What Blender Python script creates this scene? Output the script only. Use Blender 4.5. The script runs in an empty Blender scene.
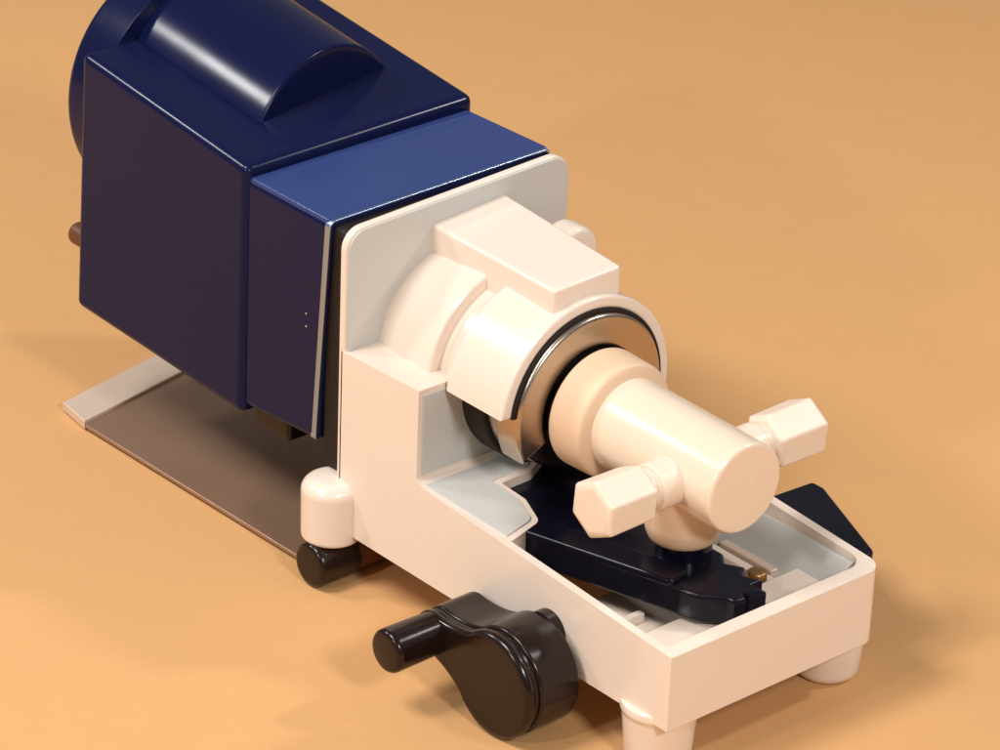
import bpy, bmesh, math, random
from mathutils import Vector, Matrix

# ---------------------------------------------------------------- units
S = 0.11                       # one drawing unit = width of the pump's base (11 cm)
scene = bpy.context.scene
COL = scene.collection
V = Vector

# ---------------------------------------------------------------- camera
AZ, EL, ROLL, DIST, FPX = 0.83878, 0.47221, -0.03958, 14.0, 3995.99
TGT = V((-1.29957, -0.13710, 0.89133))
right = V((math.cos(AZ), math.sin(AZ), 0))
back = V((math.sin(AZ) * math.cos(EL), -math.cos(AZ) * math.cos(EL), math.sin(EL)))
up = back.cross(right)
cr, sr = math.cos(ROLL), math.sin(ROLL)
cx, cy = right * cr - up * sr, right * sr + up * cr
cam = bpy.data.objects.new('camera', bpy.data.cameras.new('camera'))
COL.objects.link(cam)
loc = (TGT + back * DIST) * S
cam.matrix_world = Matrix(((cx.x, cy.x, back.x, loc.x), (cx.y, cy.y, back.y, loc.y), (cx.z, cy.z, back.z, loc.z), (0, 0, 0, 1)))
cam.data.sensor_width = 36
cam.data.lens = 36 * FPX / 1000
cam.data.clip_start = 0.05
cam.data.clip_end = 100
scene.camera = cam

# ---------------------------------------------------------------- world + lamps + exposure
w = bpy.data.worlds.new("World"); scene.world = w
w.use_nodes = True
bg = w.node_tree.nodes['Background']
bg.inputs[0].default_value = (1.0, 0.97, 0.95, 1)
bg.inputs[1].default_value = 0.19

def area(name, pos, aim, sx, sy, power, col):
    l = bpy.data.lights.new(name, 'AREA'); l.shape = 'RECTANGLE'
    l.size, l.size_y = sx * S, sy * S
    l.energy = power * S * S
    l.color = col
    o = bpy.data.objects.new(name, l); COL.objects.link(o)
    o.location = V(pos) * S
    o.rotation_euler = (V(aim) - V(pos)).to_track_quat('-Z', 'Y').to_euler()
    return o

area('key_softbox', (-4.6, -10.0, 16.5), (-0.4, 0.6, 0.3), 5.0, 5.0, 2650, (1.0, 0.97, 0.945))
area('front_softbox', (10.0, -3.2, 9.0), (-0.4, 0, 0.5), 2.0, 2.0, 1000, (1.0, 0.98, 0.96))
area('rim_softbox', (4.8, 9.6, 11.0), (-1.0, 1.0, 0.5), 1.0, 1.0, 680, (1.0, 0.98, 0.98))
area('edge_softbox', (-10.5, -6.4, 9.2), (-1.5, 0, 1), 1.5, 1.5, 560, (1.0, 0.98, 0.96))
area('low_softbox', (-0.2, -12.0, 7.7), (-0.6, 0, 0.4), 0.75, 0.75, 400, (1.0, 0.98, 0.96))

scene.view_settings.view_transform = 'Standard'
scene.view_settings.look = 'None'
scene.view_settings.exposure = -0.04
scene.view_settings.gamma = 1.0
scene.cycles.use_denoising = True
scene.cycles.max_bounces = 8

# ---------------------------------------------------------------- materials
def srgb(r, g, b):
    f = lambda c: (c / 255 / 12.92) if c / 255 <= 0.04045 else ((c / 255 + 0.055) / 1.055) ** 2.4
    return (f(r), f(g), f(b), 1)

def material(name, col, rough=0.4, metal=0.0, var=0.06, vscale=30, bump=0.0, bscale=200, coat=0.0, spec=0.5, rvar=0.08, sss=0.0):
    m = bpy.data.materials.new(name); m.use_nodes = True
    nt = m.node_tree; b = nt.nodes['Principled BSDF']
    tc = nt.nodes.new('ShaderNodeTexCoord')
    n = nt.nodes.new('ShaderNodeTexNoise'); n.inputs['Scale'].default_value = vscale / S / 10; n.inputs['Detail'].default_value = 6
    n.inputs['Roughness'].default_value = 0.62
    nt.links.new(tc.outputs['Object'], n.inputs['Vector'])
    mx = nt.nodes.new('ShaderNodeMix'); mx.data_type = 'RGBA'
    mx.inputs[6].default_value = [c * (1 - var) for c in col[:3]] + [1]
    mx.inputs[7].default_value = [min(1, c * (1 + var)) for c in col[:3]] + [1]
    nt.links.new(n.outputs['Fac'], mx.inputs[0])
    nt.links.new(mx.outputs[2], b.inputs['Base Color'])
    mr = nt.nodes.new('ShaderNodeMapRange')
    mr.inputs[1].default_value, mr.inputs[2].default_value = 0.3, 0.7
    mr.inputs[3].default_value, mr.inputs[4].default_value = max(0.03, rough - rvar), min(1, rough + rvar)
    nt.links.new(n.outputs['Fac'], mr.inputs[0]); nt.links.new(mr.outputs[0], b.inputs['Roughness'])
    b.inputs['Metallic'].default_value = metal
    b.inputs['Specular IOR Level'].default_value = spec
    b.inputs['Coat Weight'].default_value = coat
    b.inputs['Coat Roughness'].default_value = 0.12
    if sss:
        b.inputs['Subsurface Weight'].default_value = sss
        b.inputs['Subsurface Radius'].default_value = (0.01, 0.006, 0.003)
        b.inputs['Subsurface Scale'].default_value = 0.5
    if bump:
        n2 = nt.nodes.new('ShaderNodeTexNoise'); n2.inputs['Scale'].default_value = bscale / S / 10; n2.inputs['Detail'].default_value = 3
        nt.links.new(tc.outputs['Object'], n2.inputs['Vector'])
        bp = nt.nodes.new('ShaderNodeBump'); bp.inputs['Strength'].default_value = bump; bp.inputs['Distance'].default_value = 0.01 * S
        nt.links.new(n2.outputs['Fac'], bp.inputs['Height']); nt.links.new(bp.outputs[0], b.inputs['Normal'])
    return m

M_PAPER = material('tan_paper', srgb(206, 157, 105), 0.85, var=0.022, vscale=60, bump=0.16, bscale=420, spec=0.12)
M_NAVY = material('navy_enamel', srgb(14, 19, 54), 0.2, var=0.12, vscale=8, bump=0.03, bscale=120, spec=0.17, rvar=0.04)
M_NAVY_LIT = material('navy_enamel_lit', srgb(47, 62, 110), 0.2, var=0.06, vscale=8, bump=0.03, bscale=120, spec=0.2, rvar=0.05)  # the navy paint's sheen on the adapter top, put into the colour
M_WHITE = material('white_enamel', srgb(227, 210, 194), 0.22, var=0.04, vscale=20, bump=0.07, bscale=180, coat=0.35, rvar=0.05)
M_GREY = material('grey_enamel', srgb(192, 190, 184), 0.42, var=0.035, vscale=40, bump=0.10, bscale=300)
M_CREAM = material('cream_plastic', srgb(222, 190, 158), 0.45, var=0.03, vscale=12, sss=0.1)
M_HEAD = material('ivory_plastic', srgb(228, 207, 184), 0.25, var=0.03, vscale=12, coat=0.7, sss=0.15)
M_NUT = material('ivory_fitting_plastic', srgb(226, 207, 188), 0.34, var=0.03, vscale=20, sss=0.12)
M_BLACK = material('black_plastic', srgb(28, 16, 14), 0.2, var=0.15, vscale=25, bump=0.03, bscale=160, spec=0.36, rvar=0.04)
M_GLINT = material('pale_blue_glint', srgb(168, 190, 232), 0.3, metal=1.0)  # edge highlight put into a pale bluish metal
M_BLUEBLACK = material('blue_black_enamel', srgb(14, 14, 26), 0.18, var=0.15, vscale=20, bump=0.03, bscale=160, spec=0.25, rvar=0.05)
M_SEAL = material('black_rubber', srgb(30, 21, 18), 0.6, var=0.1, vscale=30, spec=0.3)
M_CHROME = material('warm_polished_steel', srgb(188, 172, 156), 0.26, metal=1.0, var=0.05, vscale=20)
M_BRASS = material('brass', srgb(170, 128, 82), 0.4, metal=0.8, var=0.1, vscale=30)
M_PLATE = material('brown_anodised_steel', srgb(160, 126, 102), 0.34, metal=0.5, var=0.08, vscale=10, bump=0.05, bscale=200)
M_LIP = material('bare_aluminium', srgb(214, 190, 170), 0.4, metal=0.2, var=0.05, vscale=20)
M_BROWN = material('brown_plastic', srgb(96, 56, 30), 0.45)

# ---------------------------------------------------------------- mesh helpers (drawing units, scaled by S when linked)
MAP = {'z': lambda u, v, d: (u, v, d), 'y': lambda u, v, d: (u, d, v), 'x': lambda u, v, d: (d, u, v)}

def outline(pts):
    """points (u, v) or (u, v, radius): the corner is rounded with that radius"""
    out = []; n = len(pts)
    for i, p in enumerate(pts):
        if len(p) == 2 or p[2] <= 0:
            out.append((p[0], p[1])); continue
        a, b, c = V(pts[i - 1][:2]), V(p[:2]), V(pts[(i + 1) % n][:2])
        e, f = (a - b), (c - b)
        ang = e.angle(f); e.normalize(); f.normalize()
        t = min(p[2] / math.tan(ang / 2), 0.49 * (a - b).length, 0.49 * (c - b).length)
        r = t * math.tan(ang / 2)
        ctr = b + (e + f).normalized() * (r / math.sin(ang / 2))
        s, g = b + e * t - ctr, b + f * t - ctr
        a0 = math.atan2(s.y, s.x); a1 = math.atan2(g.y, g.x)
        d = (a1 - a0 + math.pi) % (2 * math.pi) - math.pi
        k = 8
        for j in range(k + 1):
            q = a0 + d * j / k
            out.append((ctr.x + r * math.cos(q), ctr.y + r * math.sin(q)))
    return out

def circle(u, v, r, n=64, a0=0, a1=360):
    full = abs(a1 - a0) >= 360
    return [(u + r * math.cos(math.radians(a0 + (a1 - a0) * i / n)), v + r * math.sin(math.radians(a0 + (a1 - a0) * i / n))) for i in range(n if full else n + 1)]

def finish(bm, smooth=True, angle=32):
    bmesh.ops.remove_doubles(bm, verts=bm.verts, dist=2e-5)
    bmesh.ops.recalc_face_normals(bm, faces=bm.faces)
    return bm

def plate(loops, axis, lo, hi, bev=0.012, fn=None):
    """flat shape (first loop outside, the rest holes) extruded along an axis with rounded edges"""
    h = (hi - lo) / 2; bev = min(bev, h * 0.95)
    cu = bpy.data.curves.new('tmp', 'CURVE'); cu.dimensions = '2D'; cu.fill_mode = 'BOTH'
    for lp in loops:
        sp = cu.splines.new('POLY'); sp.points.add(len(lp) - 1); sp.use_cyclic_u = True
        for k, p in enumerate(lp): sp.points[k].co = (p[0], p[1], 0, 1)
    cu.extrude = h - bev; cu.bevel_depth = bev; cu.bevel_resolution = 3; cu.offset = -bev
    ob = bpy.data.objects.new('tmp', cu); COL.objects.link(ob)
    me = bpy.data.meshes.new_from_object(ob.evaluated_get(bpy.context.evaluated_depsgraph_get()))
    bpy.data.objects.remove(ob); bpy.data.curves.remove(cu)
    bm = bmesh.new(); bm.from_mesh(me); bpy.data.meshes.remove(me)
    mid = (lo + hi) / 2
    for v in bm.verts:
        v.co = MAP[axis](v.co.x, v.co.y, v.co.z + mid)
        if fn: v.co = fn(V(v.co))
    return finish(bm)

def hexa(corners, bev=0.02, seg=3):
    """solid from 8 corners: bottom four then top four"""
    bm = bmesh.new()
    vs = [bm.verts.new(c) for c in corners]
    for f in ((0, 1, 2, 3), (4, 5, 6, 7), (0, 1, 5, 4), (1, 2, 6, 5), (2, 3, 7, 6), (3, 0, 4, 7)):
        bm.faces.new([vs[i] for i in f])
    bmesh.ops.recalc_face_normals(bm, faces=bm.faces)
    if bev: bmesh.ops.bevel(bm, geom=list(bm.edges), offset=bev, segments=seg, profile=0.5, affect='EDGES')
    return finish(bm)

def box(x0, x1, y0, y1, z0, z1, bev=0.02):
    return hexa([(x0, y0, z0), (x1, y0, z0), (x1, y1, z0), (x0, y1, z0), (x0, y0, z1), (x1, y0, z1), (x1, y1, z1), (x0, y1, z1)], bev)

def lathe(prof, origin, axis='x', seg=72, sides=None, phase=0):
    """prof: (t, r) or (t, r, rounding) along the axis"""
    pts = []
    n = len(prof)
    for i, p in enumerate(prof):
        if len(p) == 3 and 0 < i < n - 1:
            a, b, c = V(prof[i - 1][:2]), V(p[:2]), V(prof[i + 1][:2])
            e, f = a - b, c - b
            t = min(p[2], 0.49 * e.length, 0.49 * f.length)
            s, g = b + e.normalized() * t, b + f.normalized() * t
            for j in range(5):
                q = j / 4
                pts.append(tuple(s * (1 - q) ** 2 + b * 2 * q * (1 - q) + g * q * q))
        else: pts.append(p[:2])
    bm = bmesh.new(); rings = []
    m = sides or seg
    for t, r in pts:
        if r < 1e-6: rings.append([bm.verts.new((0, 0, t))]); continue
        rings.append([bm.verts.new((r * math.cos(2 * math.pi * k / m + phase), r * math.sin(2 * math.pi * k / m + phase), t)) for k in range(m)])
    for a, b in zip(rings, rings[1:]):
        for k in range(m):
            q = [a[k % len(a)], a[(k + 1) % len(a)], b[(k + 1) % len(b)], b[k % len(b)]]
            u = []
            for v in q:
                if v not in u: u.append(v)
            if len(u) > 2: bm.faces.new(u)
    for v in bm.verts:
        x, y, z = v.co
        v.co = {'x': V((z, x, y)), 'y': V((x, z, y)), 'z': V((x, y, z))}[axis] + V(origin)
    return finish(bm)

def merge(*bms):
    out = bmesh.new()
    for b in bms:
        me = bpy.data.meshes.new('tmp'); b.to_mesh(me); b.free(); out.from_mesh(me); bpy.data.meshes.remove(me)
    return out

def obj(name, bm, mat, parent=None, angle=34, label=None, bevel=0):
    for v in bm.verts: v.co = v.co * S
    me = bpy.data.meshes.new(name); bm.to_mesh(me); bm.free()
    for p in me.polygons: p.use_smooth = True
    me.set_sharp_from_angle(angle=math.radians(angle))
    me.materials.append(mat)
    o = bpy.data.objects.new(name, me); COL.objects.link(o)
    if bevel:
        bv = o.modifiers.new('rounded_edges', 'BEVEL'); bv.width = bevel * S; bv.segments = 3; bv.limit_method = 'ANGLE'; bv.angle_limit = math.radians(28); bv.harden_normals = False
    wn = o.modifiers.new('weighted_normal', 'WEIGHTED_NORMAL'); wn.keep_sharp = True; wn.weight = 80
    if parent: o.parent = parent
    if label: o['label'] = label
    return o

# ---------------------------------------------------------------- setting
bm = bmesh.new()
for p in ((-14, -14, 0), (14, -14, 0), (14, 14, 0), (-14, 14, 0)): bm.verts.new(p)
bm.faces.new(bm.verts)
g = obj('ground', bm, M_PAPER); g['kind'] = 'structure'

# ---------------------------------------------------------------- the pump
pump = bpy.data.objects.new('metering_pump', None); COL.objects.link(pump)
pump.empty_display_size = 0.02
pump.location = (0, 0, 0)
pump['label'] = 'navy blue and ivory laboratory metering pump standing on tan backdrop paper'
pump['category'] = 'pump'
AX = 0.87                      # height of the pump's axis

# motor housing, slightly taller at the back
housing = obj('motor_housing', hexa([(-3.33, -.515, .475), (-2.285, -.515, .435), (-2.285, .55, .435), (-3.33, .55, .475),
                                     (-3.27, -.515, 1.545), (-2.265, -.515, 1.435), (-2.265, .55, 1.45), (-3.27, .55, 1.555)], 0.035, 4), M_NAVY, pump)
HY, HZ, HR = .070, 1.258, .398
barrel_bm = lathe([(-3.29, 0), (-3.29, HR), (-2.55, HR, .014), (-2.55, HR - .03, .004), (-2.555, 0)], (0, HY, HZ), 'x', 96)
for v in barrel_bm.verts:
    v.co.z -= .109 * (v.co.x + 2.55)
    if v.co.x > -2.8: v.co.x -= .15 * (v.co.y - HY)
obj('motor_barrel', barrel_bm, M_NAVY, housing)
obj('rear_cap', lathe([(-3.47, 0), (-3.47, .50, .04), (-3.25, .50, .003), (-3.25, 0)], (0, .05, 1.25), 'x', 96), M_NAVY, housing)
obj('rear_knob', lathe([(-3.40, 0), (-3.40, .045, .02), (-3.30, .045), (-3.30, 0)], (0, -.455, .745), 'x', 32), M_BROWN, housing)
obj('mounting_foot', box(-2.31, -2.10, -.44, -.12, .375, .48, .02), M_BLACK, housing)

# front adapter
adapter = obj('adapter_housing', hexa([(-2.30, -.50, .47), (-1.875, -.50, .50), (-1.875, .53, .50), (-2.30, .53, .47),
                                       (-2.29, -.50, 1.385), (-1.815, -.50, 1.385), (-1.815, .53, 1.40), (-2.29, .53, 1.39)], 0.028, 4), M_NAVY, pump)
obj('lit_top', hexa([(-2.29, -.493, 1.35), (-1.822, -.493, 1.35), (-1.822, .523, 1.35), (-2.29, .523, 1.35), (-2.29, -.493, 1.392), (-1.822, -.493, 1.392), (-1.822, .523, 1.407), (-2.29, .523, 1.397)], .012), M_NAVY_LIT, adapter)  # added sheet; its brighter blue stands for light reflected off the adapter top
for z in (.99, .94):
    obj('rivet', lathe([(-.508, 0), (-.506, .004, .002), (-.49, .005), (-.49, 0)], (-1.93, 0, z), 'y', 16), M_CHROME, adapter)
obj('edge_glint', plate([outline([(-.499, .503, .01), (.529, .503, .01), (.529, 1.404, .028), (-.499, 1.389, .028)]), outline([(-.488, .515, .01), (.518, .515, .01), (.518, 1.394, .02), (-.488, 1.379, .02)])], 'x', -1.84, -1.812, .004, lambda v: V((v.x - .065 * (1.39 - v.z) / .89, v.y, v.z))), M_GLINT, adapter)  # added ring; its pale metal stands for the highlight along the adapter edge
obj('gasket', box(-1.87, -1.74, -.475, .50, .40, 1.365, .02), M_SEAL, pump)

# ---- white base casting
def tilt(v):                    # the deck climbs a little towards the motor
    if v.z > 0.36: v.z += -0.062 * v.x
    return v
hole = outline([(-.84, -.468), (-.885, -.30, .05), (-1.02, -.245, .03), (-1.15, -.245, .01), (-1.155, -.10, .04), (-1.21, .0, .02), (-1.29, .05, .02), (-1.29, .46, .02), (-.058, .465, .07), (-.058, -.468, .01)])
outer = outline([(-1.40, -.50), (0, -.50), (0, .50, .07), (-1.40, .50)])
frame_bm = plate([outer, hole], 'z', .205, .49, 0, tilt)
upright_bm = plate([outline([(-1.735, .30), (-1.69, .205, .05), (-1.30, .205), (-1.27, .57), (-1.31, .585, .03), (-1.31, .935), (-1.735, .92)])], 'y', -.50, .47, 0)
def unite(a, b):
    obs = []
    for q in (a, b):
        me = bpy.data.meshes.new('tmp'); q.to_mesh(me); q.free()
        ob = bpy.data.objects.new('tmp', me); COL.objects.link(ob); obs.append(ob)
    md = obs[0].modifiers.new('union', 'BOOLEAN'); md.operation = 'UNION'; md.solver = 'EXACT'; md.object = obs[1]
    me = bpy.data.meshes.new_from_object(obs[0].evaluated_get(bpy.context.evaluated_depsgraph_get()))
    out = bmesh.new(); out.from_mesh(me)
    for ob in obs: bpy.data.objects.remove(ob)
    bmesh.ops.remove_doubles(out, verts=out.verts, dist=1e-4)
    bmesh.ops.dissolve_limit(out, angle_limit=math.radians(1.0), verts=out.verts, edges=out.edges)
    return out
body_bm = unite(frame_bm, upright_bm)
boss_bm = lathe([(.165, 0), (.165, .112, .02), (.375, .114, .02), (.405, .085, .03), (.415, 0)], (-1.765, -.505, 0), 'z', 48)
web_bm = box(-1.80, -1.69, -.48, -.40, .22, .40, .02)
base = obj('base_casting', body_bm, M_WHITE, pump, bevel=.018)
obj('rear_boss', merge(boss_bm, web_bm), M_WHITE, base)
obj('tray_floor', box(-.66, -.05, -.475, .47, .215, .318, .004), M_WHITE, base)
obj('tray_ledge', box(-.29, -.05, -.46, .44, .25, .40, .012), M_WHITE, base)
obj('tray_rib', box(-.47, -.44, -.46, -.20, .315, .352, .006), M_WHITE, base)
obj('scale_strip', box(-.60, -.34, .300, .335, .25, .385, .004), M_LIP, base)
obj('tray_screw', lathe([(.31, 0), (.31, .030), (.345, .030, .008), (.35, 0)], (-.52, -.345, 0), 'z', 24), M_BROWN, base)
for (x, y) in ((-.15, -.39), (-.19, .455)):
    obj('foot', lathe([(0, 0), (0, .10, .02), (.02, .115, .02), (.185, .130, .012), (.20, .138, .008), (.23, .136, .01), (.225, 0)], (x, y, 0), 'z', 48), M_WHITE, base)

# grey faces
def deck_loop(inset):
    return outline([(-1.30, -.482), (-.87, -.462), (-.905, -.315, .05), (-1.03, -.268, .03), (-1.175, -.268, .01), (-1.18, -.10, .04), (-1.23, -.02, .02), (-1.30, .03)])
obj('deck_plate', plate([deck_loop(0)], 'z', .486, .495, .002, tilt), M_GREY, base)
obj('tray_side', plate([outline([(.462, .245), (.462, .478, .01), (.44, .478, .01), (.30, .33, .02), (.30, .245)])], 'x', -1.27, -.10, .004), M_GREY, base)
obj('tray_bar', box(-.62, -.30, .255, .298, .25, .372, .008), M_WHITE, base)
obj('upright_plate', plate([outline([(-.482, .60), (.44, .60), (.44, .915), (-.482, .915)])], 'x', -1.32, -1.304, .003), M_GREY, base)

flange = obj('mounting_flange', plate([outline([(-.50, .32), (.535, .32), (.54, 1.425, .09), (-.50, 1.385, .08)])], 'x', -1.752, -1.72, .009), M_WHITE, pump)
obj('flange_face', plate([outline([(-.489, .34), (.531, .34), (.531, 1.416, .083), (-.489, 1.376, .073)])], 'x', -1.73, -1.713, .003), M_GREY, flange)

# ---- clamp collar
def sector(r0, r1, a0, a1, n=48):
    return circle(0, AX, r1, n, a0, a1) + circle(0, AX, r0, n, a1, a0)
def cone(v):
    if v.x < -1.55:
        k = 0.90; v.y *= k; v.z = AX + (v.z - AX) * k
    return v
ring1 = plate([sector(.20, .388, -30, 176)], 'x', -1.74, -1.40, .014, cone)
ring2 = plate([sector(.20, .340, -30, 177)], 'x', -1.42, -1.28, .010)
ring3 = plate([sector(.345, .392, -30, 174)], 'x', -1.30, -1.00, .012)
ring3b = plate([sector(.30, .36, -30, 172)], 'x', -1.29, -1.05, .010)
top_block = hexa([(-1.74, -.11, 1.10), (-1.03, -.145, 1.10), (-1.03, .165, 1.10), (-1.74, .235, 1.10), (-1.74, -.11, 1.31), (-1.03, -.145, 1.325), (-1.03, .165, 1.335), (-1.74, .235, 1.335)], .014)
collar = obj('clamp_collar', merge(ring1, ring2, ring3, ring3b, top_block), M_WHITE, pump)
obj('clamp_lug', lathe([(-1.62, 0), (-1.62, .10, .03), (-1.50, .10, .03), (-1.50, 0)], (0, .40, 1.13), 'x', 40), M_WHITE, collar)

# ---- gland
gland = obj('gland_ring', plate([sector(.212, .334, -40, 206, 72)], 'x', -1.10, -.975, .016), M_CHROME, pump)
obj('gland_barrel', lathe([(-1.22, 0), (-1.22, .290), (-1.06, .272, .03), (-1.04, .24), (-1.04, 0)], (0, 0, AX), 'x', 96), M_CHROME, gland)
obj('barrel_dark_band', lathe([(-1.318, 0), (-1.318, .308), (-1.19, .308, .02), (-1.19, 0)], (0, 0, AX), 'x', 96), M_SEAL, gland)  # dark band at the rear of the gland barrel
obj('gap_shade', lathe([(-1.10, 0), (-1.10, .267), (-1.035, .262, .01), (-1.03, .185), (-.90, .185), (-.90, .0)], (0, 0, AX), 'x', 72), M_SEAL, gland)  # added dark core, standing for the shade in the gap behind the sleeve
obj('seal_ring', plate([sector(.333, .349, -30, 174, 60)], 'x', -1.05, -.992, .003), M_SEAL, gland)

# ---- pump head
head = obj('pump_head', lathe([(-.84, 0), (-.84, .170), (-.66, .170), (-.20, .166, .018), (-.20, 0)], (0, 0, AX), 'x', 96), M_HEAD, pump)
obj('head_sleeve', lathe([(-.955, 0), (-.955, .20), (-.95, .222, .014), (-.80, .217, .016), (-.79, .18, .01), (-.785, .15), (-.785, 0)], (0, 0, AX), 'x', 96), M_CREAM, head)
obj('head_post', lathe([(.575, 0), (.575, .118, .03), (.63, .136, .02), (.82, .132), (.82, 0)], (-.465, -.02, 0), 'z', 64), M_CREAM, head)
for s in (-1, 1):
    prof_neck = [(s * .15, 0), (s * .15, .085), (s * .25, .085, .01), (s * .25, .066, .01), (s * .30, .066), (s * .30, 0)]
    fit = obj('port_fitting', lathe(prof_neck, (-.41, 0, AX - .005), 'y', 48), M_NUT, head)
    obj('hex_nut', lathe([(s * .285, 0), (s * .285, .088, .01), (s * .30, .108, .006), (s * .50, .112, .012), (s * .51, .085, .006), (s * .51, 0)], (-.41, 0, AX - .005), 'y', sides=6, phase=math.radians(26)), M_NUT, fit, bevel=.006)

# ---- black swivel arm in the tray
arm = [(-.93, -.40), (-.57, -.290), (-.31, -.215), (-.20, -.185), (-.135, -.12), (-.10, -.12), (-.092, -.07), (-.13, -.05), (-.092, -.02), (-.09, .02), (-.15, .015), (-.15, .06), (-.215, .03), (-.25, .075), (-.31, .04), (-.36, .08), (-.45, .08), (-.60, .20), (-1.27, .30), (-1.285, .0), (-1.25, -.25, .02), (-1.0, -.40)]
swivel = obj('swivel_arm', plate([outline(arm)], 'z', .415, .525, .015), M_BLUEBLACK, pump)
obj('arm_rib', plate([outline([(-.90, -.392, .03), (-.30, -.212, .03), (-.335, -.10, .03), (-.935, -.28, .03)])], 'z', .51, .543, .013), M_BLUEBLACK, swivel)
obj('hub', lathe([(.50, 0), (.50, .100), (.60, .095, .01), (.60, 0)], (-.46, -.015, 0), 'z', 48), M_BLUEBLACK, swivel)
obj('arm_screw', lathe([(.26, 0), (.26, .035), (.42, .035, .01), (.425, 0)], (-.33, .22, 0), 'z', 24), M_BRASS, swivel)

# ---- side lever knob
def teardrop(bx, bz, br, sx, sz, sr_):
    p, q = V((bx, bz)), V((sx, sz)); d = (q - p).normalized(); a = math.degrees(math.atan2(d.y, d.x))
    pts = circle(bx, bz, br, 60, a - 360 + 42, a - 42)
    # waist between the two circles
    s0, s1 = pts[-1], (sx + sr_ * math.cos(math.radians(a - 80)), sz + sr_ * math.sin(math.radians(a - 80)))
    e0, e1 = (sx + sr_ * math.cos(math.radians(a + 80)), sz + sr_ * math.sin(math.radians(a + 80))), pts[0]
    def waist(A, B):
        A, B = V(A), V(B); m = (A + B) / 2; t = ((p + q) / 2 - m) * 0.22
        return [tuple(A * (1 - k) ** 2 + (m + t) * 2 * k * (1 - k) + B * k * k) for k in (i / 8 for i in range(1, 8))]
    return pts + waist(s0, s1) + circle(sx, sz, sr_, 24, a - 80, a + 80) + waist(e0, e1)
KX, KZ, KR = -.590, .197, .195
lever = obj('control_lever', merge(
    plate([teardrop(KX, KZ, KR, -.915, .250, .078)], 'y', -.705, -.53, .012),
    plate([teardrop(KX, KZ, KR - .012, -.915, .250, .070)], 'y', -.72, -.69, .002),
    plate([teardrop(KX, KZ, KR, -.915, .250, .078)], 'y', -.765, -.718, .022)), M_BLACK, pump)
obj('lever_shaft', lathe([(-.54, 0), (-.54, .08), (-.47, .08), (-.47, 0)], (KX, 0, .32), 'y', 32), M_BLACK, lever)
obj('handle', lathe([(-.97, 0), (-.965, .080, .022), (-.75, .076), (-.75, 0)], (-.905, 0, .252), 'y', 48), M_BLACK, lever)

# ---- far side lever
obj('far_lever', plate([outline([(-.72, .56), (-.70, .86, .02), (-.64, .86, .04), (-.20, .67, .04), (-.19, .52), (-.50, .49)])], 'z', .345, .40, .012), M_BLUEBLACK, pump)

# ---- pivot rod and support plate
rod = obj('pivot_rod', lathe([(-.625, 0), (-.625, .085, .022), (-.44, .085, .016), (-.44, 0)], (-1.745, 0, .087), 'y', 48), M_BLACK, pump)
obj('rod_collar', lathe([(-.442, 0), (-.442, .074), (.40, .074), (.40, 0)], (-1.745, 0, .085), 'y', 48), M_BROWN, rod)
sp = obj('support_plate', plate([outline([(-3.20, -.565), (-1.78, -.545), (-1.78, .45), (-3.345, .40), (-3.345, 0)])], 'z', .012, .030, .006), M_PLATE, pump)
obj('plate_lip', plate([outline([(-3.385, -.54), (-3.203, -.567), (-3.40, .40), (-3.58, .40)])], 'z', .006, .045, .006), M_LIP, sp)
